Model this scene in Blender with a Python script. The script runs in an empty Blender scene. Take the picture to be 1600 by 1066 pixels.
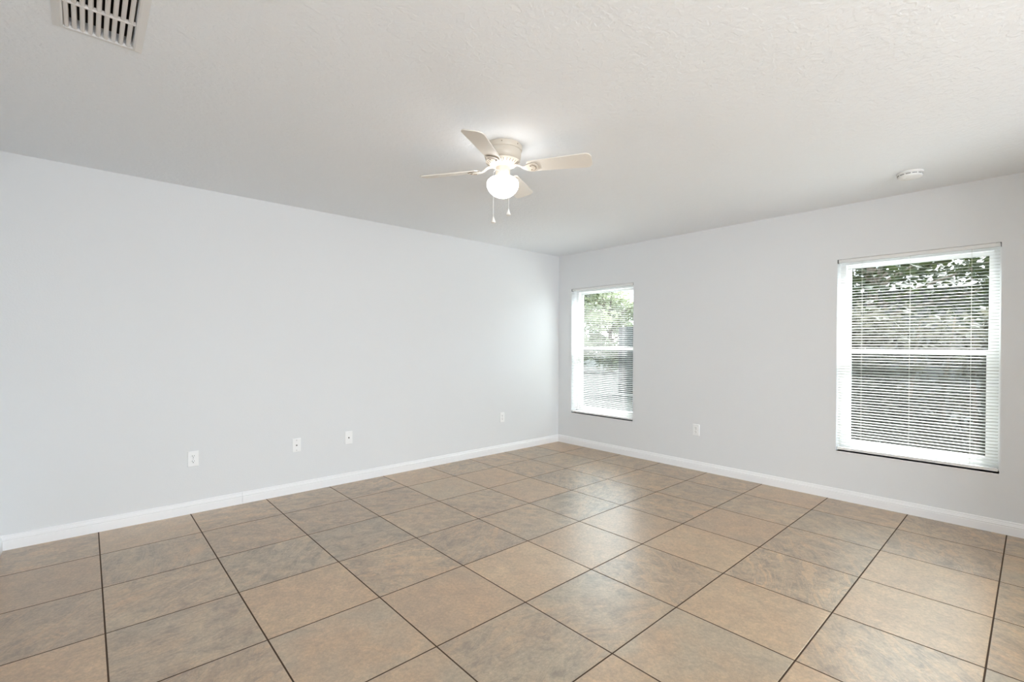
import bpy, bmesh, math, random
from mathutils import Vector, Matrix

scene = bpy.context.scene
C = scene.collection
PI = math.pi

# ------------------------------------------------------------------ camera
cam_data = bpy.data.cameras.new('camera')
cam_data.sensor_fit = 'HORIZONTAL'
cam_data.sensor_width = 36.0
cam_data.lens = 738.671 / 1600 * 36.0
cam_data.shift_y = 11.206 / 1600
cam_data.clip_start = 0.02
cam = bpy.data.objects.new('camera', cam_data)
C.objects.link(cam)
YAW, PITCH, ROLL = 0.8370489, -0.0071408, 0.0044814
F = Vector((math.cos(YAW) * math.cos(PITCH), math.sin(YAW) * math.cos(PITCH), math.sin(PITCH)))
R0 = Vector((math.sin(YAW), -math.cos(YAW), 0))
U0 = R0.cross(F)
R1 = R0 * math.cos(ROLL) + U0 * math.sin(ROLL)
U1 = -R0 * math.sin(ROLL) + U0 * math.cos(ROLL)
cam.matrix_world = Matrix(((R1.x, U1.x, -F.x, -4.64426), (R1.y, U1.y, -F.y, -4.23120), (R1.z, U1.z, -F.z, 1.27407), (0, 0, 0, 1)))
scene.camera = cam

# ------------------------------------------------------------------ world, sun, added fill light, exposure
SKY_STRENGTH = 6.5
SUN_STRENGTH = 31.0
FILL_POWER = 92.0
GLOBE_STRENGTH = 8.5
EXPOSURE = 0.31

world = bpy.data.worlds.new('sky')
scene.world = world
world.use_nodes = True
bg = world.node_tree.nodes['Background']
bg.inputs['Color'].default_value = (0.81, 0.92, 1.0, 1)
bg.inputs['Strength'].default_value = SKY_STRENGTH

sun_data = bpy.data.lights.new('sun', 'SUN')
sun_data.energy = SUN_STRENGTH
sun_data.angle = math.radians(18.0)
sun_data.color = (0.945, 0.975, 1.0)
sun = bpy.data.objects.new('sun', sun_data)
C.objects.link(sun)
# high in front of the window wall, a little towards the near side
sun_dir = Vector((-math.cos(math.radians(52)) * math.cos(math.radians(16)),
                  math.cos(math.radians(52)) * math.sin(math.radians(16)), -math.sin(math.radians(52))))
sun.rotation_euler = sun_dir.to_track_quat('-Z', 'Y').to_euler()

# unseen fill light added behind the camera to brighten the room
dl = bpy.data.lights.new('added_fill', 'AREA')
dl.shape = 'RECTANGLE'
dl.size, dl.size_y = 2.4, 2.0
dl.energy = FILL_POWER
dl.color = (0.88, 0.95, 1.0)
fill_light = bpy.data.objects.new('added_fill', dl)
fill_light.location = (-3.65, -7.25, 1.05)
fill_light.rotation_euler = (PI / 2, 0, 0)
C.objects.link(fill_light)

scene.view_settings.view_transform = 'Standard'
scene.view_settings.look = 'None'
scene.view_settings.gamma = 1.0
scene.view_settings.use_curve_mapping = False
scene.view_settings.exposure = EXPOSURE
scene.cycles.use_denoising = True
scene.cycles.max_bounces = 12
scene.cycles.diffuse_bounces = 6
scene.cycles.transparent_max_bounces = 24
scene.cycles.caustics_reflective = False
scene.cycles.caustics_refractive = False
scene.cycles.sample_clamp_indirect = 12.0


# ------------------------------------------------------------------ helpers
def srgb(r, g, b):
    f = lambda c: (c / 255 / 12.92) if c <= 10 else ((c / 255 + 0.055) / 1.055) ** 2.4
    return (f(r), f(g), f(b), 1)


def mat(name, color, rough=0.5, metallic=0.0, spec=0.5):
    m = bpy.data.materials.new(name)
    m.use_nodes = True
    p = m.node_tree.nodes['Principled BSDF']
    p.inputs['Base Color'].default_value = color
    p.inputs['Roughness'].default_value = rough
    p.inputs['Metallic'].default_value = metallic
    p.inputs['Specular IOR Level'].default_value = spec
    return m


def N(m, kind, **kw):
    n = m.node_tree.nodes.new(kind)
    for k, v in kw.items():
        setattr(n, k, v)
    return n


def L(m, a, b):
    m.node_tree.links.new(a, b)


def math_node(m, op, a, b=None, c=None):
    n = N(m, 'ShaderNodeMath', operation=op)
    for i, v in enumerate((a, b, c)):
        if v is None:
            continue
        if isinstance(v, (int, float)):
            n.inputs[i].default_value = v
        else:
            L(m, v, n.inputs[i])
    return n.outputs[0]


def mix_color(m, fac, a, b, blend='MIX'):
    n = N(m, 'ShaderNodeMix', data_type='RGBA', blend_type=blend)
    for i, v in ((0, fac), (6, a), (7, b)):
        if isinstance(v, (int, float)):
            n.inputs[i].default_value = v
        elif isinstance(v, tuple):
            n.inputs[i].default_value = v
        else:
            L(m, v, n.inputs[i])
    return n.outputs[2]


def noise(m, vec, scale, detail=4.0, rough=0.55, dist=0.0, w=None):
    n = N(m, 'ShaderNodeTexNoise')
    if w is not None:
        n.noise_dimensions = '4D'
        L(m, w, n.inputs['W'])
    L(m, vec, n.inputs['Vector'])
    n.inputs['Scale'].default_value = scale
    n.inputs['Detail'].default_value = detail
    n.inputs['Roughness'].default_value = rough
    n.inputs['Distortion'].default_value = dist
    return n.outputs[0]


def ramp(m, fac, stops):
    n = N(m, 'ShaderNodeValToRGB')
    L(m, fac, n.inputs[0])
    e = n.color_ramp.elements
    e[0].position, e[0].color = stops[0]
    e[1].position, e[1].color = stops[1]
    for pos, col in stops[2:]:
        x = e.new(pos)
        x.color = col
    return n.outputs[0]


def add_box(bm, x0, x1, y0, y1, z0, z1):
    vs = [bm.verts.new((x, y, z)) for x in (x0, x1) for y in (y0, y1) for z in (z0, z1)]
    for f in ((0, 1, 3, 2), (4, 6, 7, 5), (0, 4, 5, 1), (2, 3, 7, 6), (0, 2, 6, 4), (1, 5, 7, 3)):
        bm.faces.new([vs[i] for i in f])
    return vs


def add_lathe(bm, prof, n=48, cx=0, cy=0, z=0):
    """profile of (radius, height) pairs turned about the vertical axis"""
    rings = []
    for r, h in prof:
        if r < 1e-6:
            rings.append([bm.verts.new((cx, cy, z + h))])
        else:
            rings.append([bm.verts.new((cx + r * math.cos(2 * PI * k / n), cy + r * math.sin(2 * PI * k / n), z + h)) for k in range(n)])
    for a, b in zip(rings, rings[1:]):
        for k in range(n):
            q = [a[k % len(a)], a[(k + 1) % len(a)], b[(k + 1) % len(b)], b[k % len(b)]]
            q = [v for i, v in enumerate(q) if v not in q[:i]]
            if len(q) >= 3:
                bm.faces.new(q)
    return rings


def add_tube(bm, pts, r, n=8):
    pts = [Vector(p) for p in pts]
    rs = r if isinstance(r, (list, tuple)) else [r] * len(pts)
    prev = None
    up = Vector((0.123, 0.456, 0.88)).normalized()
    rings = []
    for i, p in enumerate(pts):
        d = (pts[min(i + 1, len(pts) - 1)] - pts[max(i - 1, 0)]).normalized()
        a = d.cross(up)
        if a.length < 1e-4:
            a = d.cross(Vector((1, 0, 0)))
        a.normalize()
        b = d.cross(a)
        ring = [bm.verts.new(p + (a * math.cos(2 * PI * k / n) + b * math.sin(2 * PI * k / n)) * rs[i]) for k in range(n)]
        rings.append(ring)
    for a, b in zip(rings, rings[1:]):
        for k in range(n):
            bm.faces.new((a[k], a[(k + 1) % n], b[(k + 1) % n], b[k]))
    bm.faces.new(rings[0][::-1])
    bm.faces.new(rings[-1])


def bevel(bm, w, seg=2, ang=30):
    es = [e for e in bm.edges if len(e.link_faces) == 2 and e.calc_face_angle(0) > math.radians(ang)]
    bmesh.ops.bevel(bm, geom=es, offset=w, segments=seg, affect='EDGES', profile=0.6)


def obj(name, bm, m, parent=None, smooth=None, loc=None, rot=None):
    bmesh.ops.remove_doubles(bm, verts=bm.verts, dist=1e-6)
    bmesh.ops.recalc_face_normals(bm, faces=bm.faces)
    if smooth is not None:
        for f in bm.faces:
            f.smooth = True
        for e in bm.edges:
            if len(e.link_faces) == 2 and e.calc_face_angle(0) > math.radians(smooth):
                e.smooth = False
    me = bpy.data.meshes.new(name)
    bm.to_mesh(me)
    bm.free()
    o = bpy.data.objects.new(name, me)
    C.objects.link(o)
    for x in (m if isinstance(m, (list, tuple)) else [m]):
        me.materials.append(x)
    if parent:
        o.parent = parent
    if loc:
        o.location = loc
    if rot:
        o.rotation_euler = rot
    return o


def thing(name, label, cat, loc=(0, 0, 0), rot=(0, 0, 0), group=None):
    o = bpy.data.objects.new(name, None)
    o.empty_display_size = 0.1
    C.objects.link(o)
    o.location = loc
    o.rotation_euler = rot
    o['label'] = label
    o['category'] = cat
    if group:
        o['group'] = group
    return o


def tag(o, label, cat, group=None, kind=None):
    o['label'] = label
    o['category'] = cat
    if group:
        o['group'] = group
    if kind:
        o['kind'] = kind
    return o


def structure(o, label, cat):
    o['kind'] = 'structure'
    o['label'] = label
    o['category'] = cat
    return o


def dup(root, loc, rot, label, group=None):
    r = root.copy()
    C.objects.link(r)
    r.location = loc
    r.rotation_euler = rot
    r['label'] = label
    if group:
        r['group'] = group
    for ch in list(root.children):
        c = ch.copy()
        C.objects.link(c)
        c.parent = r
        for g in ch.children:
            d = g.copy()
            C.objects.link(d)
            d.parent = c
    return r


# ------------------------------------------------------------------ materials
def wall_material(name, col, scale, strength, ceiling=False):
    m = mat(name, col, 0.75, spec=0.25)
    p = m.node_tree.nodes['Principled BSDF']
    tc = N(m, 'ShaderNodeTexCoord')
    a = noise(m, tc.outputs['Object'], scale, 3, 0.5, 0.4)
    if ceiling:
        a = ramp(m, a, [(0.42, (0, 0, 0, 1)), (0.58, (1, 1, 1, 1))])
    b = N(m, 'ShaderNodeBump')
    b.inputs['Strength'].default_value = strength
    b.inputs['Distance'].default_value = 0.002
    L(m, a, b.inputs['Height'])
    L(m, b.outputs[0], p.inputs['Normal'])
    return m


M_WALL = wall_material('wall_paint', (0.79, 0.80, 0.81, 1), 95, 0.22)
M_CEIL = wall_material('ceiling_knockdown', (0.855, 0.88, 0.91, 1), 42, 0.42, True)
M_TRIM = mat('trim_paint', (0.92, 0.92, 0.93, 1), 0.35)
M_PLATE = mat('plate_plastic', (0.93, 0.93, 0.93, 1), 0.35)
M_DARK = mat('dark_slot', (0.03, 0.028, 0.025, 1), 0.6)
M_SCREW = mat('screw_steel', (0.45, 0.45, 0.44, 1), 0.35, 0.9)
M_VINYL = mat('window_vinyl', (0.85, 0.85, 0.85, 1), 0.35)
M_SILL = mat('sill_marble', (0.82, 0.82, 0.82, 1), 0.25)
M_LATCH = mat('latch_metal', (0.16, 0.15, 0.14, 1), 0.4)
M_RAIL = mat('blind_rail', (0.84, 0.84, 0.83, 1), 0.4)
M_BRACKET = mat('bracket_steel', (0.12, 0.12, 0.13, 1), 0.4, 0.3)
M_CORD = mat('blind_cord', (0.62, 0.61, 0.57, 1), 0.8)
M_FAN = mat('fan_cream', (0.62, 0.56, 0.48, 1), 0.4)
M_BLADE = mat('fan_blade', (0.80, 0.755, 0.69, 1), 0.45)
M_FAN_SLOT = mat('fan_slot', (0.30, 0.25, 0.20, 1), 0.7)
M_CHAIN = mat('pull_chain', (0.86, 0.85, 0.82, 1), 0.4)
M_VENT = mat('vent_enamel', (0.74, 0.73, 0.72, 1), 0.45)
M_LOUVER = mat('vent_louver', (0.74, 0.71, 0.69, 1), 0.45)
M_DUCT = mat('duct_dark', (0.06, 0.05, 0.045, 1), 0.9)
M_DETECTOR = mat('detector_plastic', (0.84, 0.84, 0.83, 1), 0.4)
M_DET_SLOT = mat('detector_slot', (0.22, 0.22, 0.22, 1), 0.6)

# translucent vinyl slats
M_SLAT = mat('slat_vinyl', (0.88, 0.88, 0.86, 1), 0.45)
_p = M_SLAT.node_tree.nodes['Principled BSDF']
_out = M_SLAT.node_tree.nodes['Material Output']
_t = N(M_SLAT, 'ShaderNodeBsdfTranslucent')
_t.inputs['Color'].default_value = (0.8, 0.79, 0.75, 1)
_mx = N(M_SLAT, 'ShaderNodeMixShader')
_mx.inputs[0].default_value = 0.32
L(M_SLAT, _p.outputs[0], _mx.inputs[1])
L(M_SLAT, _t.outputs[0], _mx.inputs[2])
L(M_SLAT, _mx.outputs[0], _out.inputs[0])

# clear thin glass
M_GLASS = bpy.data.materials.new('window_glass')
M_GLASS.use_nodes = True
_nt = M_GLASS.node_tree
_nt.nodes.remove(_nt.nodes['Principled BSDF'])
_tr = N(M_GLASS, 'ShaderNodeBsdfTransparent')
_tr.inputs[0].default_value = (0.95, 0.97, 0.96, 1)
_gl = N(M_GLASS, 'ShaderNodeBsdfGlossy')
_gl.inputs['Roughness'].default_value = 0.02
_lw = N(M_GLASS, 'ShaderNodeLayerWeight')
_lw.inputs[0].default_value = 0.5
_fr = math_node(M_GLASS, 'MULTIPLY_ADD', math_node(M_GLASS, 'POWER', _lw.outputs['Facing'], 5.0), 0.5, 0.03)
_mx = N(M_GLASS, 'ShaderNodeMixShader')
L(M_GLASS, _fr, _mx.inputs[0])
L(M_GLASS, _tr.outputs[0], _mx.inputs[1])
L(M_GLASS, _gl.outputs[0], _mx.inputs[2])
L(M_GLASS, _mx.outputs[0], _nt.nodes['Material Output'].inputs[0])

# fine dark insect mesh: too fine to resolve, so half open
M_SCREEN = bpy.data.materials.new('insect_screen')
M_SCREEN.use_nodes = True
_nt = M_SCREEN.node_tree
_p = _nt.nodes['Principled BSDF']
_p.inputs['Base Color'].default_value = (0.06, 0.06, 0.06, 1)
_p.inputs['Roughness'].default_value = 0.7
_tr = N(M_SCREEN, 'ShaderNodeBsdfTransparent')
_mx = N(M_SCREEN, 'ShaderNodeMixShader')
_mx.inputs[0].default_value = 0.22
L(M_SCREEN, _tr.outputs[0], _mx.inputs[1])
L(M_SCREEN, _p.outputs[0], _mx.inputs[2])
L(M_SCREEN, _mx.outputs[0], _nt.nodes['Material Output'].inputs[0])

# lit opal glass globe
M_GLOBE = mat('globe_opal', (0.95, 0.93, 0.9, 1), 0.3)
_p = M_GLOBE.node_tree.nodes['Principled BSDF']
_p.inputs['Emission Color'].default_value = (1.0, 0.99, 0.98, 1)
_p.inputs['Emission Strength'].default_value = GLOBE_STRENGTH

# floor: 0.518 m slate-look porcelain tiles in dark grout
TX, TY, OX, OY = 0.51723, 0.51952, -4.06494, -1.50976
GROUT = 0.0062
M_FLOOR = mat('slate_tile', (0.4, 0.3, 0.2, 1), 0.3)


def floor_material(m):
    p = m.node_tree.nodes['Principled BSDF']
    tc = N(m, 'ShaderNodeTexCoord')
    sx = N(m, 'ShaderNodeSeparateXYZ')
    L(m, tc.outputs['Object'], sx.inputs[0])
    u = math_node(m, 'DIVIDE', math_node(m, 'SUBTRACT', sx.outputs[0], OX), TX)
    v = math_node(m, 'DIVIDE', math_node(m, 'SUBTRACT', sx.outputs[1], OY), TY)
    iu, iv = math_node(m, 'FLOOR', u), math_node(m, 'FLOOR', v)
    fu, fv = math_node(m, 'FRACT', u), math_node(m, 'FRACT', v)
    cell = N(m, 'ShaderNodeCombineXYZ')
    L(m, iu, cell.inputs[0])
    L(m, iv, cell.inputs[1])
    wn = N(m, 'ShaderNodeTexWhiteNoise', noise_dimensions='2D')
    L(m, cell.outputs[0], wn.inputs['Vector'])
    ws = N(m, 'ShaderNodeSeparateColor')
    L(m, wn.outputs['Color'], ws.inputs[0])
    r1, r2, r3 = ws.outputs[0], ws.outputs[1], ws.outputs[2]
    # distance to the nearest tile edge, metres
    du = math_node(m, 'MULTIPLY', math_node(m, 'MINIMUM', fu, math_node(m, 'SUBTRACT', 1.0, fu)), TX)
    dv = math_node(m, 'MULTIPLY', math_node(m, 'MINIMUM', fv, math_node(m, 'SUBTRACT', 1.0, fv)), TY)
    d = math_node(m, 'MINIMUM', du, dv)
    edge = N(m, 'ShaderNodeMapRange')
    edge.inputs['From Min'].default_value = GROUT * 0.40
    edge.inputs['From Max'].default_value = GROUT * 0.60
    L(m, d, edge.inputs['Value'])
    tile = edge.outputs[0]
    # tile-local coordinates, each tile turned and shifted its own way
    loc = N(m, 'ShaderNodeCombineXYZ')
    L(m, math_node(m, 'SUBTRACT', fu, 0.5), loc.inputs[0])
    L(m, math_node(m, 'SUBTRACT', fv, 0.5), loc.inputs[1])
    rot = N(m, 'ShaderNodeVectorRotate', rotation_type='Z_AXIS')
    L(m, loc.outputs[0], rot.inputs['Vector'])
    L(m, math_node(m, 'MULTIPLY', r1, 6.283), rot.inputs['Angle'])
    off = N(m, 'ShaderNodeVectorMath', operation='ADD')
    sh = N(m, 'ShaderNodeVectorMath', operation='SCALE')
    sh.inputs['Scale'].default_value = 37.0
    L(m, wn.outputs['Color'], sh.inputs[0])
    L(m, rot.outputs[0], off.inputs[0])
    L(m, sh.outputs[0], off.inputs[1])
    q = off.outputs[0]
    # streaky layers: squeeze one axis
    mp = N(m, 'ShaderNodeMapping')
    mp.inputs['Scale'].default_value = (0.75, 2.4, 1.0)
    L(m, q, mp.inputs['Vector'])
    streak = noise(m, mp.outputs[0], 1.7, 8, 0.60, 1.9)
    cloud = noise(m, q, 1.5, 5, 0.55, 0.6)
    fine = noise(m, q, 34, 5, 0.8, 0.2)
    mid = noise(m, q, 6.0, 6, 0.65, 0.5)
    # base hue per tile
    base = ramp(m, r2, [(0.0, srgb(*TILE_COLS[0])), (1.0, srgb(*TILE_COLS[4])), (0.3, srgb(*TILE_COLS[1])),
                        (0.55, srgb(*TILE_COLS[2])), (0.8, srgb(*TILE_COLS[3]))])
    warm = mix_color(m, ramp(m, cloud, [(0.38, (0, 0, 0, 1)), (0.64, (0.85, 0.85, 0.85, 1))]), base, srgb(186, 152, 114))
    # slate layers: grey-violet patches with a sharp step, strong only on some tiles
    amount = math_node(m, 'MULTIPLY', math_node(m, 'GREATER_THAN', r3, 0.36), math_node(m, 'MULTIPLY_ADD', r1, 0.35, 0.62))
    step = ramp(m, streak, [(0.44, (0, 0, 0, 1)), (0.455, (0.85, 0.85, 0.85, 1)), (0.53, (0.3, 0.3, 0.3, 1)), (0.56, (1, 1, 1, 1)), (0.62, (0.55, 0.55, 0.55, 1))])
    slate_hue = mix_color(m, r3, srgb(131, 105, 86), srgb(119, 102, 82))
    slate = mix_color(m, ramp(m, mid, [(0.35, (0, 0, 0, 1)), (0.65, (1, 1, 1, 1))]), slate_hue, srgb(167, 148, 119))
    layered = mix_color(m, math_node(m, 'MULTIPLY', step, amount), warm, slate)
    # pale mineral veins
    vein = ramp(m, streak, [(0.488, (0, 0, 0, 1)), (0.497, (1, 1, 1, 1)), (0.506, (0, 0, 0, 1))])
    veined = mix_color(m, math_node(m, 'MULTIPLY', vein, math_node(m, 'MULTIPLY', amount, 0.45)), layered, srgb(203, 186, 164))
    mott = ramp(m, mid, [(0.3, (0.72, 0.69, 0.67, 1)), (0.7, (1.16, 1.14, 1.12, 1))])
    c2 = mix_color(m, 0.8, veined, mott, 'MULTIPLY')
    fleck = ramp(m, fine, [(0.34, (0.72, 0.69, 0.67, 1)), (0.5, (1, 1, 1, 1)), (0.64, (1.32, 1.31, 1.28, 1))])
    c3 = mix_color(m, 0.75, c2, fleck, 'MULTIPLY')
    final = mix_color(m, tile, srgb(72, 56, 44), c3)
    L(m, final, p.inputs['Base Color'])
    rg = N(m, 'ShaderNodeMapRange')
    rg.inputs['To Min'].default_value = FLOOR_ROUGH[0]
    rg.inputs['To Max'].default_value = FLOOR_ROUGH[1]
    L(m, mid, rg.inputs['Value'])
    L(m, mix_color(m, tile, (0.9, 0.9, 0.9, 1), rg.outputs[0]), p.inputs['Roughness'])
    L(m, math_node(m, 'MULTIPLY_ADD', tile, FLOOR_SPEC - 0.1, 0.1), p.inputs['Specular IOR Level'])
    lip = N(m, 'ShaderNodeMapRange')
    lip.inputs['From Min'].default_value = GROUT * 0.35
    lip.inputs['From Max'].default_value = GROUT * 0.9
    L(m, d, lip.inputs['Value'])
    h = math_node(m, 'ADD', math_node(m, 'MULTIPLY', lip.outputs[0], 0.0015),
                  math_node(m, 'ADD', math_node(m, 'MULTIPLY', streak, 0.0007), math_node(m, 'MULTIPLY', mid, 0.0005)))
    b = N(m, 'ShaderNodeBump')
    b.inputs['Strength'].default_value = 0.5
    b.inputs['Distance'].default_value = 1.0
    L(m, h, b.inputs['Height'])
    L(m, b.outputs[0], p.inputs['Normal'])


TILE_COLS = [(166, 141, 112), (190, 159, 120), (180, 159, 128), (163, 146, 121), (196, 166, 127)]
FLOOR_ROUGH = (0.30, 0.40)
FLOOR_SPEC = 0.9
M_FLOOR.node_tree.nodes['Principled BSDF'].inputs['IOR'].default_value = 1.95
floor_material(M_FLOOR)

# ------------------------------------------------------------------ room shell
XL, YB, H = -5.038, -7.2, 2.44          # near side wall, back wall, ceiling height
T = 0.20                                # wall thickness
WIN = [(-1.146, -0.222), (-4.068, -3.118)]   # y ranges of the two openings
WZ0, WZ1 = 0.405, 1.992
VX0, VX1, VY0, VY1 = -4.703, -4.507, -2.20, -1.842   # duct opening in the ceiling


def slab_with_holes(us, vs, holes, place):
    """rectangular slab split on a grid, holes left out; place(bm, u0, u1, v0, v1) adds one block"""
    bm = bmesh.new()
    for u0, u1 in zip(us, us[1:]):
        for v0, v1 in zip(vs, vs[1:]):
            mu, mv = (u0 + u1) / 2, (v0 + v1) / 2
            if any(a < mu < b and c < mv < d for a, b, c, d in holes):
                continue
            place(bm, u0, u1, v0, v1)
    bmesh.ops.remove_doubles(bm, verts=bm.verts, dist=1e-5)
    # inner faces between neighbouring blocks
    seen = {}
    for f in bm.faces:
        seen.setdefault(frozenset(v.index for v in f.verts), []).append(f)
    bm.verts.index_update()
    seen = {}
    for f in list(bm.faces):
        seen.setdefault(tuple(sorted(v.index for v in f.verts)), []).append(f)
    kill = [f for fs in seen.values() if len(fs) > 1 for f in fs]
    if kill:
        bmesh.ops.delete(bm, geom=kill, context='FACES_ONLY')
    return bm


bm = bmesh.new()
add_box(bm, XL - T, T, YB - T, T, -0.12, 0)
structure(obj('floor', bm, M_FLOOR), 'floor of large slate-look tan and grey tiles with dark grout', 'floor')

bm = slab_with_holes([XL - T, VX0, VX1, T], [YB - T, VY0, VY1, T], [(VX0, VX1, VY0, VY1)],
                     lambda b, a, c, d, e: add_box(b, a, c, d, e, H, H + 0.15))
structure(obj('ceiling', bm, M_CEIL), 'white textured ceiling', 'ceiling')

bm = bmesh.new()
add_box(bm, XL - T, T, 0, T, 0, H)
structure(obj('wall_left', bm, M_WALL), 'long plain white wall on the left', 'wall')

bm = slab_with_holes([YB, WIN[1][0], WIN[1][1], WIN[0][0], WIN[0][1], 0], [0, WZ0, WZ1, H],
                     [(a, b, WZ0, WZ1) for a, b in WIN],
                     lambda b, a, c, d, e: add_box(b, 0, T, a, c, d, e))
structure(obj('wall_right', bm, M_WALL), 'white wall on the right with two windows', 'wall')

bm = bmesh.new()
add_box(bm, XL - T, XL, YB, 0, 0, H)
structure(obj('wall_near', bm, M_WALL), 'white side wall at the left edge', 'wall')

bm = bmesh.new()
add_box(bm, -1.42, 0, -5.1, -4.98, 0, H)  # unseen partition added to keep light off the right end
structure(obj('light_block_wall', bm, M_WALL), 'added white partition behind the camera, keeping light off the right end', 'wall')

DX0, DX1, DZ1 = -4.95, -2.35, 2.1  # opening added in the unseen back wall to admit light
bm = slab_with_holes([XL - T, DX0, DX1, T], [0, DZ1, H], [(DX0, DX1, 0, DZ1)],
                     lambda b, a, c, d, e: add_box(b, a, c, YB - T, YB, d, e))
structure(obj('wall_back', bm, M_WALL), 'white wall behind the camera with a wide opening added to let light in', 'wall')

# baseboards: moulded profile (distance from wall, height)
BASE = [(0, 0), (0.0150, 0), (0.0150, 0.052), (0.0135, 0.055), (0.0135, 0.058), (0.0150, 0.060), (0.0150, 0.064),
        (0.0118, 0.068), (0.0112, 0.073), (0.0085, 0.079), (0.0080, 0.086), (0.0055, 0.0905), (0, 0.0915)]


def baseboard(name, runs, label):
    """runs: list of (p0, p1, inward normal, mitre0, mitre1); a mitre shortens the board by its depth"""
    bm = bmesh.new()
    for p0, p1, nrm, m0, m1 in runs:
        p0, p1, nrm = Vector(p0), Vector(p1), Vector(nrm)
        d = (p1 - p0).normalized()
        a = [bm.verts.new(p0 + nrm * t + d * (t * m0) + Vector((0, 0, h))) for t, h in BASE]
        b = [bm.verts.new(p1 + nrm * t - d * (t * m1) + Vector((0, 0, h))) for t, h in BASE]
        n = len(BASE)
        for k in range(n):
            bm.faces.new((a[k], a[(k + 1) % n], b[(k + 1) % n], b[k]))
        bm.faces.new(a[::-1])
        bm.faces.new(b)
    return structure(obj(name, bm, M_TRIM), label, 'baseboard')


JX = -3.72
baseboard('baseboard_left', [((XL, 0, 0), (JX - 0.0007, 0, 0), (0, -1, 0), 1, 0), ((JX + 0.0007, 0, 0), (0, 0, 0), (0, -1, 0), 0, 1)],
          'white moulded baseboard along the left wall')
baseboard('baseboard_right', [((0, 0, 0), (0, -4.98, 0), (-1, 0, 0), 1, 1)], 'white moulded baseboard along the window wall')
baseboard('baseboard_near', [((XL, YB, 0), (XL, 0, 0), (1, 0, 0), 1, 1)], 'white moulded baseboard at the left edge')

# unseen door frame, added around the opening that lets light in
d = bpy.data.objects.new('added_door', None)
C.objects.link(d)
d.location = (DX0, YB - 0.1, 0)
structure(d, 'invented wide door frame behind the camera, added for the fill light', 'door')
bm = bmesh.new()
w = DX1 - DX0
for a, b, c, e in ((0, 0.06, 0, DZ1), (w - 0.06, w, 0, DZ1), (0.06, w - 0.06, DZ1 - 0.06, DZ1), (0.06, w - 0.06, 0, 0.04), (w / 2 - 0.04, w / 2 + 0.04, 0.04, DZ1 - 0.06)):
    add_box(bm, a, b, -0.04, 0.0, c, e)
obj('added_door_frame', bm, M_VINYL, d)

# ------------------------------------------------------------------ windows with blinds
def make_window(name, y0, y1, label):
    """white single-hung window: outer frame, upper and lower sash, panes, screen, two latches, sill"""
    w, h = y1 - y0, WZ1 - WZ0
    o = bpy.data.objects.new(name, None)
    C.objects.link(o)
    o.location = (0.10, (y0 + y1) / 2, WZ0)
    structure(o, label, 'window')
    a = w / 2

    def rect_frame(bm, xa, xb, ya, yb, za, zb, t, tb=None, tt=None):
        tb = t if tb is None else tb
        tt = t if tt is None else tt
        add_box(bm, xa, xb, ya, ya + t, za, zb)
        add_box(bm, xa, xb, yb - t, yb, za, zb)
        add_box(bm, xa, xb, ya + t, yb - t, za, za + tb)
        add_box(bm, xa, xb, ya + t, yb - t, zb - tt, zb)

    bm = bmesh.new()
    rect_frame(bm, 0, 0.08, -a, a, 0, h, 0.038)
    obj('window_frame', bm, M_VINYL, o)
    mz = 0.825                                        # meeting rail height above the sill
    bm = bmesh.new()
    rect_frame(bm, 0.042, 0.066, -a + 0.038, a - 0.038, mz - 0.015, h - 0.038, 0.028)
    up = obj('upper_sash', bm, M_VINYL, o)
    bm = bmesh.new()
    add_box(bm, 0.052, 0.056, -a + 0.066, a - 0.066, mz + 0.013, h - 0.066)
    obj('pane', bm, M_GLASS, up)
    bm = bmesh.new()
    rect_frame(bm, 0.012, 0.040, -a + 0.038, a - 0.038, 0.038, mz + 0.022, 0.036, 0.045, 0.038)
    lo = obj('lower_sash', bm, M_VINYL, o)
    bm = bmesh.new()
    add_box(bm, 0.024, 0.028, -a + 0.074, a - 0.074, 0.083, mz - 0.016)
    obj('pane', bm, M_GLASS, lo)
    for s in (-1, 1):
        bm = bmesh.new()
        add_box(bm, 0.004, 0.030, s * (a - 0.15) - 0.022, s * (a - 0.15) + 0.022, mz + 0.0225, mz + 0.034)
        add_box(bm, -0.006, 0.012, s * (a - 0.15) - 0.006, s * (a - 0.15) + 0.016, mz + 0.026, mz + 0.040)
        bevel(bm, 0.002, 1)
        obj('latch', bm, M_LATCH, lo)
    bm = bmesh.new()
    rect_frame(bm, 0.068, 0.076, -a + 0.038, a - 0.038, 0.038, mz, 0.018)
    sf = obj('screen_frame', bm, M_VINYL, o)
    bm = bmesh.new()
    add_box(bm, 0.0715, 0.0725, -a + 0.056, a - 0.056, 0.056, mz - 0.018)
    obj('insect_screen', bm, M_SCREEN, sf)
    bm = bmesh.new()
    add_box(bm, -0.106, -0.001, -a + 0.0015, a - 0.0015, -0.018, 0.0)
    bevel(bm, 0.003, 2)
    obj('window_sill', bm, M_SILL, o, loc=(0, 0, 0.0))
    return o


SLAT_PITCH = 0.0222
SLAT_W = 0.025


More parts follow.
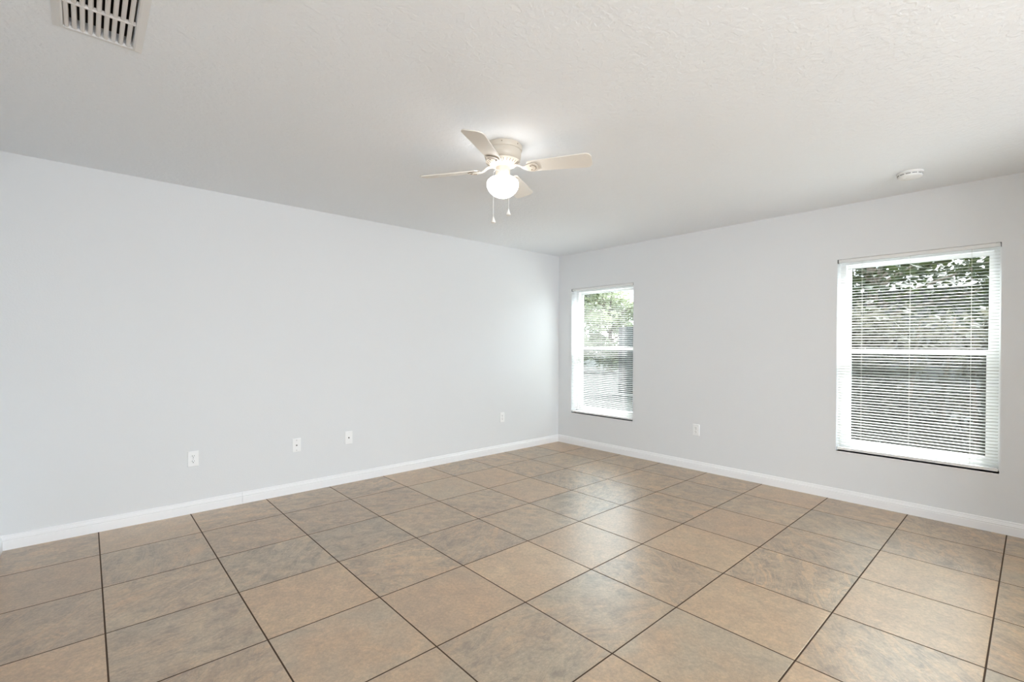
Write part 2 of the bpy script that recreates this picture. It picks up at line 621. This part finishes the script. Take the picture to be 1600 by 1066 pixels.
def make_blind(y0, y1, label, tilt, seed):
    """aluminium-rail mini blind hung in the opening, its face level with the wall"""
    rnd = random.Random(seed)
    w = y1 - y0 - 0.014
    a = w / 2
    root = thing('window_blind', label, 'blind', (0.018, (y0 + y1) / 2, WZ1 - 0.001), group='mini blinds in the two windows')
    bm = bmesh.new()                                   # U-shaped headrail
    add_box(bm, -0.0125, -0.0112, -a, a, -0.026, -0.001)
    add_box(bm, 0.0112, 0.0125, -a, a, -0.026, -0.001)
    add_box(bm, -0.0112, 0.0112, -a, a, -0.026, -0.0245)
    add_box(bm, -0.0145, -0.0112, -a, a, -0.003, -0.001)
    add_box(bm, -0.0145, -0.0112, -a, a, -0.0265, -0.0245)
    obj('headrail', bm, M_RAIL, root)
    for s in (-1, 1):
        bm = bmesh.new()
        add_box(bm, -0.018, 0.016, s * (a + 0.0045) - 0.002, s * (a + 0.0045) + 0.002, -0.029, 0.0)
        add_box(bm, -0.018, 0.016, min(s * (a + 0.0045), s * (a - 0.022)), max(s * (a + 0.0045), s * (a - 0.022)), -0.0009, 0.0008)
        obj('mounting_bracket', bm, M_BRACKET, root)
    # slats: gently crowned strips, room-side edge a little lower
    bm = bmesh.new()
    z = -0.026 - 0.012
    zend = -(WZ1 - WZ0) + 0.050
    n = 0
    while z > zend:
        t = tilt + rnd.uniform(-0.012, 0.012)
        dz = rnd.uniform(-0.0006, 0.0006)
        sl = [rnd.uniform(-0.0009, 0.0009), rnd.uniform(-0.0009, 0.0009)]
        rows = []
        for s, ee in ((-1, sl[0]), (1, sl[1])):
            top, bot = [], []
            for k in range(6):
                f = k / 5 - 0.5                        # -0.5 room side ... 0.5 outside
                x, crown = f * SLAT_W, 0.0016 * (1 - (2 * f) ** 2)
                xx = x * math.cos(t) - crown * math.sin(t)
                zz = x * math.sin(t) + crown * math.cos(t)
                top.append(bm.verts.new((xx, s * (a - 0.001), z + dz + ee + zz)))
                bot.append(bm.verts.new((xx, s * (a - 0.001), z + dz + ee + zz - 0.0004)))
            rows.append((top, bot))
        (t0, b0), (t1, b1) = rows
        for k in range(5):
            bm.faces.new((t0[k], t0[k + 1], t1[k + 1], t1[k]))
            bm.faces.new((b0[k], b1[k], b1[k + 1], b0[k + 1]))
        for k in (0, 5):
            bm.faces.new((t0[k], t1[k], b1[k], b0[k]))
        z -= SLAT_PITCH
        n += 1
    obj('slats', bm, M_SLAT, root, smooth=40)
    zb = -(WZ1 - WZ0) + 0.0125
    bm = bmesh.new()
    add_box(bm, -0.0125, 0.0125, -a, a, zb, zb + 0.020)
    bevel(bm, 0.004, 2)
    obj('bottom_rail', bm, M_RAIL, root)
    for f in (-0.70, 0.02, 0.66):
        bm = bmesh.new()                               # ladder: two strings joined by rungs under each slat
        for x in (-0.0134, 0.0134):
            add_tube(bm, [(x, f * a, -0.026), (x, f * a, zb + 0.018)], 0.0007, 6)
        zz = -0.026 - 0.012
        for k in range(n):
            add_tube(bm, [(-0.0134, f * a, zz - 0.0034), (0.0134, f * a, zz + 0.001)], 0.0004, 4)
            zz -= SLAT_PITCH
        obj('ladder_cord', bm, M_CORD, root)
    return root


TILT = math.radians(9)
make_window('window_1', *WIN[0], 'narrow-looking far window near the room corner')
make_blind(*WIN[0], 'white mini blind in the far window beside the room corner', TILT, 3)
make_window('window_2', *WIN[1], 'nearer window at the right edge')
make_blind(*WIN[1], 'white mini blind in the larger-looking near window at right', TILT, 8)

# ------------------------------------------------------------------ ceiling fan with light
FX, FY = -2.820, -2.120
fan = thing('ceiling_fan', 'cream four-blade hugger ceiling fan with lit globe and two pull chains', 'ceiling fan', (FX, FY, H))
bm = bmesh.new()
add_lathe(bm, [(0.0, 0.0), (0.112, 0.0), (0.113, -0.004), (0.1125, -0.026), (0.1105, -0.030), (0.107, -0.031), (0.107, -0.0345),
               (0.1085, -0.037), (0.1075, -0.060), (0.103, -0.076), (0.097, -0.084), (0.0, -0.084)], 64)
mh = obj('motor_housing', bm, M_FAN, fan, smooth=35)
for k in range(7):
    an = 2 * PI * k / 7 + 0.35
    c_, s_ = math.cos(an), math.sin(an)
    bm = bmesh.new()
    add_tube(bm, [(0.1115 * c_, 0.1115 * s_, -0.013), (0.1150 * c_, 0.1150 * s_, -0.013)], 0.0035, 10)
    obj('housing_screw', bm, M_FAN_SLOT, mh)
# vented flywheel ring below the housing
bm = bmesh.new()
add_lathe(bm, [(0.0, -0.083), (0.094, -0.083), (0.101, -0.087), (0.1015, -0.092), (0.096, -0.097), (0.077, -0.111), (0.066, -0.116), (0.0, -0.116)], 64)
vr = obj('vent_ring', bm, M_FAN, fan, smooth=35)
bm = bmesh.new()
for k in range(28):
    an = 2 * PI * k / 28
    c_, s_ = math.cos(an), math.sin(an)
    p0 = Vector((0.0945 * c_, 0.0945 * s_, -0.0985))
    p1 = Vector((0.0795 * c_, 0.0795 * s_, -0.1095))
    d = (p1 - p0).normalized()
    side = Vector((-s_, c_, 0))
    nn = d.cross(side).normalized()
    vs = []
    for pp in (p0, p1):
        for ss in (-0.0022, 0.0022):
            for hh in (-0.0006, 0.0008):
                vs.append(bm.verts.new(pp + side * ss + nn * hh))
    for f in ((0, 1, 3, 2), (4, 6, 7, 5), (0, 4, 5, 1), (2, 3, 7, 6), (0, 2, 6, 4), (1, 5, 7, 3)):
        bm.faces.new([vs[i] for i in f])
obj('vent_slots', bm, M_FAN_SLOT, vr)
# switch housing and light fitter
bm = bmesh.new()
add_lathe(bm, [(0.0, -0.115), (0.050, -0.115), (0.050, -0.119), (0.042, -0.122), (0.0415, -0.160), (0.043, -0.163), (0.043, -0.170), (0.0445, -0.173),
               (0.0445, -0.183), (0.0, -0.183)], 48)
sw = obj('switch_housing', bm, M_FAN, fan, smooth=35)
for k in range(3):
    an = 2 * PI * k / 3 - 1.2
    c_, s_ = math.cos(an), math.sin(an)
    bm = bmesh.new()
    add_tube(bm, [(0.043 * c_, 0.043 * s_, -0.178), (0.051 * c_, 0.051 * s_, -0.178)], 0.0035, 10)
    obj('thumb_screw', bm, M_SCREW, sw)
# mushroom-shaped opal globe
bm = bmesh.new()
add_lathe(bm, [(0.040, -0.176), (0.043, -0.1825), (0.058, -0.1855), (0.077, -0.192), (0.089, -0.203), (0.0935, -0.217), (0.0935, -0.231), (0.0890, -0.247),
               (0.0800, -0.262), (0.0670, -0.276), (0.050, -0.288), (0.030, -0.297), (0.012, -0.302), (0.0, -0.3035)], 64)
obj('lamp_globe', bm, M_GLOBE, fan, smooth=60)

BLADE_Z = -0.131
PHASE = math.radians(121.7)
PITCHB = math.radians(14)


def blade_bm():
    bm = bmesh.new()
    out = []
    r0, r1 = 0.150, 0.520
    w0, w1 = 0.046, 0.063                              # half widths at root and tip
    pts = []
    for k in range(9):                                 # rounded tip corners
        an = -PI / 2 + PI / 2 * k / 8
        pts.append((r1 - 0.034 + 0.034 * math.cos(an), -w1 + 0.034 + 0.034 * math.sin(an)))
    tip2 = [(x, -y) for x, y in pts[::-1]]
    pts = [(r0 + 0.012, -w0), ((r0 + r1) / 2, -(w0 + w1) / 2)] + pts + tip2 + [((r0 + r1) / 2, (w0 + w1) / 2), (r0 + 0.012, w0), (r0, w0 - 0.012), (r0, -w0 + 0.012)]
    up = [bm.verts.new((x, y, 0.003)) for x, y in pts]
    lo = [bm.verts.new((x, y, -0.003)) for x, y in pts]
    bm.faces.new(up)
    bm.faces.new(lo[::-1])
    n = len(pts)
    for k in range(n):
        bm.faces.new((up[k], up[(k + 1) % n], lo[(k + 1) % n], lo[k]))
    return bm


def bracket_bm():
    """cast blade iron: arm from the hub drooping to a leaf-shaped plate under the blade, in the blade's own frame"""
    bm = bmesh.new()
    ct, st = math.cos(PITCHB), math.sin(PITCHB)
    rows = []
    spec = [(0.060, 0.017, 0.019), (0.085, 0.0155, 0.018), (0.103, 0.013, 0.010), (0.118, 0.013, -0.001), (0.132, 0.016, -0.007), (0.148, 0.027, -0.0075),
            (0.165, 0.036, -0.0075), (0.182, 0.039, -0.0075), (0.198, 0.036, -0.0075), (0.209, 0.027, -0.0075), (0.214, 0.012, -0.0075)]
    for i, (x, hw, z) in enumerate(spec):
        row = []
        f = min(1, max(0, (x - 0.085) / 0.05))         # level at the hub, pitched at the plate
        for y in (-hw, -hw * 0.5, 0, hw * 0.5, hw):
            th = 0.0035 if abs(y) > hw * 0.9 else 0.0045
            yy = y
            zt = z + (1 - f) * y * math.tan(PITCHB)
            row.append((bm.verts.new((x, yy, zt)), bm.verts.new((x, yy, zt - th))))
        rows.append(row)
    for a, b in zip(rows, rows[1:]):
        for k in range(4):
            bm.faces.new((a[k][0], a[k + 1][0], b[k + 1][0], b[k][0]))
            bm.faces.new((a[k][1], b[k][1], b[k + 1][1], a[k + 1][1]))
        for k in (0, 4):
            bm.faces.new((a[k][0], b[k][0], b[k][1], a[k][1]))
    for r in (rows[0], rows[-1]):
        for k in range(4):
            bm.faces.new((r[k][0], r[k + 1][0], r[k + 1][1], r[k][1]))
    return bm


def rim_bm():
    """raised scroll rib on the plate with the two blade screws"""
    bm = bmesh.new()
    pts = []
    for k in range(13):
        an = -1.15 + 2.3 * k / 12
        pts.append((0.165 + 0.036 * math.cos(an), 0.030 * math.sin(an), -0.0125))
    add_tube(bm, pts, 0.0022, 6)
    for y in (-0.018, 0.018):
        add_tube(bm, [(0.172, y, -0.010), (0.172, y, -0.0150)], 0.0042, 10)
    return bm


b0 = obj('blade', blade_bm(), M_BLADE, fan)
br0 = obj('blade_bracket', bracket_bm(), M_FAN, b0, smooth=40)
rb0 = obj('bracket_scroll', rim_bm(), M_FAN_SLOT, b0, smooth=40)
for k in range(4):
    if k == 0:
        b = b0
    else:
        b = b0.copy()
        C.objects.link(b)
        b.parent = fan
        for s in (br0, rb0):
            c = s.copy()
            C.objects.link(c)
            c.parent = b
    b.matrix_local = Matrix.Translation((0, 0, BLADE_Z)) @ Matrix.Rotation(PHASE + k * PI / 2, 4, 'Z') @ Matrix.Rotation(-PITCHB, 4, 'X')

# pull chains: out of the switch housing over the globe shoulder, then straight down
right = Vector((R0.x, R0.y, 0)).normalized()
toward = Vector((-F.x, -F.y, 0)).normalized()
for lat, zb, name in ((-0.051, -0.472, 'light'), (0.036, -0.428, 'fan')):
    base = right * lat + toward * 0.086
    inner = (right * lat + toward * 0.086).normalized() * 0.042
    bm = bmesh.new()
    add_tube(bm, [(inner.x, inner.y, -0.150), (base.x * 0.7, base.y * 0.7, -0.158), (base.x * 0.97, base.y * 0.97, -0.178), (base.x, base.y, -0.195), (base.x, base.y, zb + 0.03)], 0.0011, 6)
    z = -0.20
    while z > zb + 0.03:
        bmesh.ops.create_icosphere(bm, subdivisions=1, radius=0.0019, matrix=Matrix.Translation((base.x, base.y, z)))
        z -= 0.0052
    ch = obj('pull_chain', bm, M_CHAIN, fan)
    bm = bmesh.new()
    add_lathe(bm, [(0.0, 0.036), (0.0035, 0.035), (0.0045, 0.028), (0.0085, 0.016), (0.0125, 0.008), (0.0128, 0.003), (0.009, 0.0), (0, 0)], 20, base.x, base.y, zb)
    obj('chain_fob', bm, M_CHAIN, ch, smooth=50)

# ------------------------------------------------------------------ smoke detector
sd = thing('smoke_detector', 'round white smoke detector on the ceiling above the near window', 'smoke detector', (-0.545, -3.655, H))
bm = bmesh.new()
add_lathe(bm, [(0, 0), (0.070, 0), (0.0715, -0.003), (0.0715, -0.010), (0.069, -0.0125), (0, -0.0125)], 48)
obj('mounting_base', bm, M_DETECTOR, sd, smooth=35)
bm = bmesh.new()
add_lathe(bm, [(0, -0.0125), (0.0655, -0.0125), (0.0665, -0.016), (0.0655, -0.028), (0.062, -0.0345), (0.054, -0.038), (0.030, -0.040), (0, -0.0405)], 48)
body = obj('sensor_body', bm, M_DETECTOR, sd, smooth=35)
bm = bmesh.new()
for k in range(12):                                    # curved openings around the side
    rows = []
    for q in range(7):
        an = 2 * PI * k / 12 + (q / 6 - 0.5) * 0.40
        for r, z in ((0.0670, -0.0185), (0.0668, -0.0235)):
            rows.append(((r * math.cos(an), r * math.sin(an), z), ((r - 0.004) * math.cos(an), (r - 0.004) * math.sin(an), z)))
    vs = [(bm.verts.new(a), bm.verts.new(b)) for a, b in rows]
    for q in range(6):
        a, b, c, d_ = vs[2 * q], vs[2 * q + 1], vs[2 * q + 2], vs[2 * q + 3]
        bm.faces.new((a[0], c[0], d_[0], b[0]))
        bm.faces.new((a[0], a[1], c[1], c[0]))
        bm.faces.new((b[0], d_[0], d_[1], b[1]))
    bm.faces.new((vs[0][0], vs[1][0], vs[1][1], vs[0][1]))
    bm.faces.new((vs[-2][0], vs[-2][1], vs[-1][1], vs[-1][0]))
obj('sensor_slots', bm, M_DET_SLOT, body)
bm = bmesh.new()
add_lathe(bm, [(0, -0.0390), (0.010, -0.0390), (0.0105, -0.0425), (0.008, -0.0435), (0, -0.0435)], 24, -0.022, 0.024)
obj('test_button', bm, M_DETECTOR, sd, smooth=35)

# ------------------------------------------------------------------ ceiling air vent
AX0, AX1, AY0, AY1 = -4.733, -4.476, -2.232, -1.812
vent = thing('ceiling_vent', 'white louvred air vent in the ceiling at the top left', 'air vent', ((AX0 + AX1) / 2, (AY0 + AY1) / 2, H))
cx, cy = (AX0 + AX1) / 2, (AY0 + AY1) / 2
x0, x1, y0, y1 = AX0 - cx, AX1 - cx, AY0 - cy, AY1 - cy
ix0, ix1, iy0, iy1 = VX0 - cx + 0.001, VX1 - cx - 0.001, VY0 - cy + 0.001, VY1 - cy - 0.001
bm = bmesh.new()                                       # sloping flange with a turned-up inner lip
rings = []
for a, z in ((0.0, 0.0), (0.0, -0.002), (0.022, -0.009), (0.029, -0.009), (0.029, 0.03)):
    rings.append([bm.verts.new(v) for v in ((x0 + a, y0 + a, z), (x1 - a, y0 + a, z), (x1 - a, y1 - a, z), (x0 + a, y1 - a, z))])
for a, b in zip(rings, rings[1:]):
    for k in range(4):
        bm.faces.new((a[k], a[(k + 1) % 4], b[(k + 1) % 4], b[k]))
obj('vent_frame', bm, M_VENT, vent)
lx0, lx1, ly0, ly1 = x0 + 0.030, x1 - 0.030, y0 + 0.030, y1 - 0.030
bm = bmesh.new()
my = -2.018 - cy
for yy in (my, ):
    add_box(bm, lx0, lx1, yy - 0.004, yy + 0.004, -0.0085, 0.004)
obj('cross_bar', bm, M_LOUVER, vent)
bm = bmesh.new()
NL = 9
step = (lx1 - lx0) / NL
for k in range(NL):
    xa = lx0 + step * (k + 0.02)
    for ya, yb in ((ly0, my - 0.005), (my + 0.005, ly1)):
        # broad blade: flat lower lip then curling up into the duct
        prof = [(0.0, -0.0030), (0.004, -0.0072), (0.0110, -0.0078), (0.0135, -0.0055), (0.0150, 0.004), (0.0155, 0.022)]
        up, lo = [], []
        rows = []
        for px, pz in prof:
            rows.append([bm.verts.new((xa + px, y, pz + dz)) for y in (ya, yb) for dz in (0, 0.0011)])
        for a, b in zip(rows, rows[1:]):
            bm.faces.new((a[0], a[2], b[2], b[0]))
            bm.faces.new((a[1], b[1], b[3], a[3]))
            bm.faces.new((a[0], b[0], b[1], a[1]))
            bm.faces.new((a[2], a[3], b[3], b[2]))
        bm.faces.new((rows[0][0], rows[0][1], rows[0][3], rows[0][2]))
        bm.faces.new((rows[-1][0], rows[-1][2], rows[-1][3], rows[-1][1]))
obj('louvers', bm, M_LOUVER, vent, smooth=40)
bm = bmesh.new()                                       # sheet-metal boot above the grille, open below
t_ = 0.002
for a in ((ix0, ix0 + t_, iy0, iy1, 0.0305, 0.30), (ix1 - t_, ix1, iy0, iy1, 0.0305, 0.30), (ix0, ix1, iy0, iy0 + t_, 0.0305, 0.30), (ix0, ix1, iy1 - t_, iy1, 0.0305, 0.30), (ix0, ix1, iy0, iy1, 0.30, 0.302)):
    add_box(bm, *a)
obj('duct_boot', bm, M_DUCT, vent)

# ------------------------------------------------------------------ wall plates
def plate_bm():
    bm = bmesh.new()
    add_box(bm, -0.035, 0.035, -0.0055, 0.0, -0.0575, 0.0575)
    es = [e for e in bm.edges if all(v.co.y < -0.005 for v in e.verts)]
    bmesh.ops.bevel(bm, geom=es, offset=0.004, segments=3, affect='EDGES', profile=0.5)
    return bm


def screw_bm(z):
    bm = bmesh.new()
    add_tube(bm, [(0, -0.0050, z), (0, -0.0066, z)], 0.0032, 14)
    return bm


def duplex(loc, rot, label):
    o = thing('wall_outlet', label, 'outlet', loc, rot, 'duplex outlets on the walls')
    obj('cover_plate', plate_bm(), M_PLATE, o)
    for z in (0.0195, -0.0195):
        bm = bmesh.new()
        pts = []
        for k in range(24):                            # rounded face with flat top and bottom
            an = 2 * PI * k / 24
            pts.append((0.0172 * math.cos(an), max(-0.0140, min(0.0140, 0.0172 * math.sin(an)))))
        f = [bm.verts.new((x, -0.0054, zz + z)) for x, zz in pts]
        g = [bm.verts.new((x, -0.0072, zz + z)) for x, zz in pts]
        for k in range(24):
            bm.faces.new((f[k], f[(k + 1) % 24], g[(k + 1) % 24], g[k]))
        bm.faces.new(g)
        bm.faces.new(f[::-1])
        rc = obj('receptacle', bm, M_PLATE, o)
        bm = bmesh.new()
        add_box(bm, -0.0078, -0.0054, -0.0078, -0.0068, z - 0.001, z + 0.0085)
        add_box(bm, 0.0054, 0.0074, -0.0078, -0.0068, z - 0.0002, z + 0.0075)
        add_tube(bm, [(0, -0.0068, z - 0.0072), (0, -0.0078, z - 0.0072)], 0.0030, 12)
        obj('socket_slots', bm, M_DARK, rc)
    obj('plate_screw', screw_bm(0), M_SCREW, o)
    return o


def jack_plate(loc, rot, label, screws):
    o = thing('jack_plate', label, 'wall plate', loc, rot, 'cable jack plates on the left wall')
    obj('cover_plate', plate_bm(), M_PLATE, o)
    bm = bmesh.new()
    add_lathe(bm, [(0.0, 0), (0.0062, 0), (0.0062, 0.002), (0.0047, 0.002), (0.0047, 0.008), (0.0030, 0.008), (0.0030, 0.006), (0.0, 0.006)], 12)
    j = obj('coax_jack', bm, M_LATCH, o, loc=(0, -0.0055, 0), rot=(PI / 2, 0, 0))
    for z in (0.042, -0.042):
        obj('plate_screw', screw_bm(z), M_SCREW if screws else M_PLATE, o)
    return o


E0 = (0, 0, 0)
ER = (0, 0, -PI / 2)
first = duplex((-4.047, 0, 0.408), E0, 'white duplex outlet at the far left of the long wall')
dup(first, (-0.982, 0, 0.415), E0, 'white duplex outlet on the left wall close to the room corner')
dup(first, (0, -1.905, 0.411), ER, 'white duplex outlet under the stretch between the two windows')
jack_plate((-3.307, 0, 0.407), E0, 'white jack plate with dark centre jack and two dark screws', True)
jack_plate((-2.849, 0, 0.413), E0, 'white jack plate with one dark dot, right of the screwed jack plate', False)

# ------------------------------------------------------------------ outdoors beyond the windows
def leaf_material(name, col, vary):
    m = mat(name, col, 0.6, spec=0.2)
    p = m.node_tree.nodes['Principled BSDF']
    tc = N(m, 'ShaderNodeTexCoord')
    a = noise(m, tc.outputs['Object'], 3.0, 3)
    L(m, mix_color(m, a, col, vary), p.inputs['Base Color'])
    t = N(m, 'ShaderNodeBsdfTranslucent')
    t.inputs['Color'].default_value = vary
    mx = N(m, 'ShaderNodeMixShader')
    mx.inputs[0].default_value = 0.3
    L(m, p.outputs[0], mx.inputs[1])
    L(m, t.outputs[0], mx.inputs[2])
    L(m, mx.outputs[0], m.node_tree.nodes['Material Output'].inputs[0])
    return m


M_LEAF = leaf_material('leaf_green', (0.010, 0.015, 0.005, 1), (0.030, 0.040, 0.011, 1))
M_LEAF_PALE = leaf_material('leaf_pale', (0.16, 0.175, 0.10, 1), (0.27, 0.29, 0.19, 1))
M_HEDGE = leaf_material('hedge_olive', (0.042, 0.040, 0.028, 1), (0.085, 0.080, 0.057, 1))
M_BARK = mat('bark', (0.13, 0.10, 0.075, 1), 0.9)
M_LAWN = mat('lawn_grass', (0.16, 0.20, 0.07, 1), 0.9)
M_BOUNCE = mat('bounce_concrete', (0.22, 0.225, 0.235, 1), 0.9)  # for the added slab that bounces light indoors
M_STUCCO = mat('stucco', (0.12, 0.114, 0.108, 1), 0.9)
M_ROOF = mat('roof_shingle', (0.06, 0.055, 0.05, 1), 0.9)
M_FENCE = mat('fence_board', (0.03, 0.03, 0.029, 1), 0.8)
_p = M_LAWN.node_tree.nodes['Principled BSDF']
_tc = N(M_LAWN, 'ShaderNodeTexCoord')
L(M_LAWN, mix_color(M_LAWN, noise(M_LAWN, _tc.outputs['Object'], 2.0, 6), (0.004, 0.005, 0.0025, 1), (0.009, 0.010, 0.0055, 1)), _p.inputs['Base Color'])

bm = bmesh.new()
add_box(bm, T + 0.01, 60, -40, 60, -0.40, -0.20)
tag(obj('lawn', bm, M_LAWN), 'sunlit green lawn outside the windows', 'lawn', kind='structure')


bm = bmesh.new()
add_box(bm, -30, T, -40, YB - T - 0.01, -0.40, -0.05)  # unseen slab added to bounce light in and block sky from below
tag(obj('bounce_slab', bm, M_BOUNCE), 'unseen concrete slab behind the camera, added to bounce light indoors', 'bounce_slab', kind='structure')


def leaves(bm, rnd, centers, count, size):
    for _ in range(count):
        c, rad = rnd.choice(centers)
        while True:
            v = Vector((rnd.uniform(-1, 1), rnd.uniform(-1, 1), rnd.uniform(-1, 1)))
            if v.length < 1:
                break
        p = Vector(c) + v * rad
        a = Vector((rnd.gauss(0, 1), rnd.gauss(0, 1), rnd.gauss(0, 0.6))).normalized()
        b = a.cross(Vector((rnd.gauss(0, 1), rnd.gauss(0, 1), rnd.gauss(0, 1)))).normalized()
        s = size * rnd.uniform(0.7, 1.4)
        n = a.cross(b) * 0.12
        vs = [bm.verts.new(p + q * s) for q in (-a, b * 0.42 + n, a, -b * 0.42 + n)]
        bm.faces.new(vs)


def tree(x, y, h, crown, count, size, label, seed, spread=1.0, low=0.45, m=None):
    rnd = random.Random(seed)
    o = thing('tree', label, 'tree', (x, y, -0.2), group='trees outside the windows')
    bm = bmesh.new()
    add_tube(bm, [(0, 0, 0), (0.06, 0.03, h * 0.3), (0.0, 0.1, h * 0.6), (0.05, 0, h * 0.9)], [0.16, 0.12, 0.09, 0.03], 10)
    cs = []
    for k in range(crown):
        an = rnd.uniform(0, 2 * PI)
        rr = rnd.uniform(0.2, 1.0) * h * 0.33 * spread
        z = rnd.uniform(low, 0.95) * h
        c = Vector((rr * math.cos(an), rr * math.sin(an), z))
        add_tube(bm, [(0.02, 0.05, z * 0.75), (c.x * 0.55, c.y * 0.55, z * 0.9), tuple(c)], [0.05, 0.03, 0.01], 6)
        cs.append((c, h * rnd.uniform(0.10, 0.17)))
    obj('trunk', bm, M_BARK, o)
    bm = bmesh.new()
    leaves(bm, rnd, cs, count, size)
    obj('foliage', bm, m or M_LEAF, o)
    return o


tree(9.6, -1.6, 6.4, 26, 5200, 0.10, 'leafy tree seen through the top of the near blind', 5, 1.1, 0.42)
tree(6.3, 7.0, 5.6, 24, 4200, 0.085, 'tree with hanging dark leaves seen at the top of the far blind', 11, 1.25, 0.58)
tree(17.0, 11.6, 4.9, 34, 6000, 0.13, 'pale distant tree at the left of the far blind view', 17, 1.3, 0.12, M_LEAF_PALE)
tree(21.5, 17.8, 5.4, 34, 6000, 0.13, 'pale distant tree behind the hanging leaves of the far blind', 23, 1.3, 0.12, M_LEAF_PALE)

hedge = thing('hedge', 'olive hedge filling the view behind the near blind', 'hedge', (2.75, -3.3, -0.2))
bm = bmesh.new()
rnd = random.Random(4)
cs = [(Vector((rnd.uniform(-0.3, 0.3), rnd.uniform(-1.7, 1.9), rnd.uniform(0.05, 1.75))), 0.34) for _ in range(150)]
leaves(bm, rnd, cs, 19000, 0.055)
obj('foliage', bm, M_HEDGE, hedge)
bm = bmesh.new()
for k in range(13):
    y = -1.6 + k * 0.27
    add_tube(bm, [(0, y, 0), (rnd.uniform(-0.1, 0.1), y + 0.05, 0.9), (rnd.uniform(-0.2, 0.2), y + rnd.uniform(-0.1, 0.1), 1.8)], [0.03, 0.022, 0.008], 6)
obj('stems', bm, M_BARK, hedge)

house = thing('house', 'grey stucco neighbouring house behind the hedge of the near blind', 'house', (12.6, -5.0, -0.2))
bm = bmesh.new()
add_box(bm, 0, 8, -7, 5.5, 0, 2.9)
obj('stucco_wall', bm, M_STUCCO, house)
bm = bmesh.new()
ev = [bm.verts.new(v) for v in ((-0.5, -7.5, 2.9), (8.5, -7.5, 2.9), (8.5, 6.0, 2.9), (-0.5, 6.0, 2.9))]
ft = [bm.verts.new((v.co.x, v.co.y, 3.05)) for v in ev]
rd = [bm.verts.new((4, -3.5, 4.6)), bm.verts.new((4, 2.0, 4.6))]
bm.faces.new(ev)
for k in range(4):
    bm.faces.new((ev[k], ev[(k + 1) % 4], ft[(k + 1) % 4], ft[k]))
bm.faces.new((ft[0], ft[1], rd[0]))
bm.faces.new((ft[1], ft[2], rd[1], rd[0]))
bm.faces.new((ft[2], ft[3], rd[1]))
bm.faces.new((ft[3], ft[0], rd[0], rd[1]))
obj('roof', bm, M_ROOF, house)

fence = thing('fence', 'grey board fence low at the right of the far blind view', 'fence', (7.2, 3.25, -0.2))
bm = bmesh.new()
for k in range(12):
    add_box(bm, -0.01, 0.01, -0.85 + k * 0.145, -0.85 + k * 0.145 + 0.135, 0.03, 2.03)
obj('boards', bm, M_FENCE, fence)
for z in (0.35, 1.5):
    bm = bmesh.new()
    add_box(bm, 0.0105, 0.05, -0.85, 0.88, z, z + 0.09)
    obj('rail', bm, M_FENCE, fence)
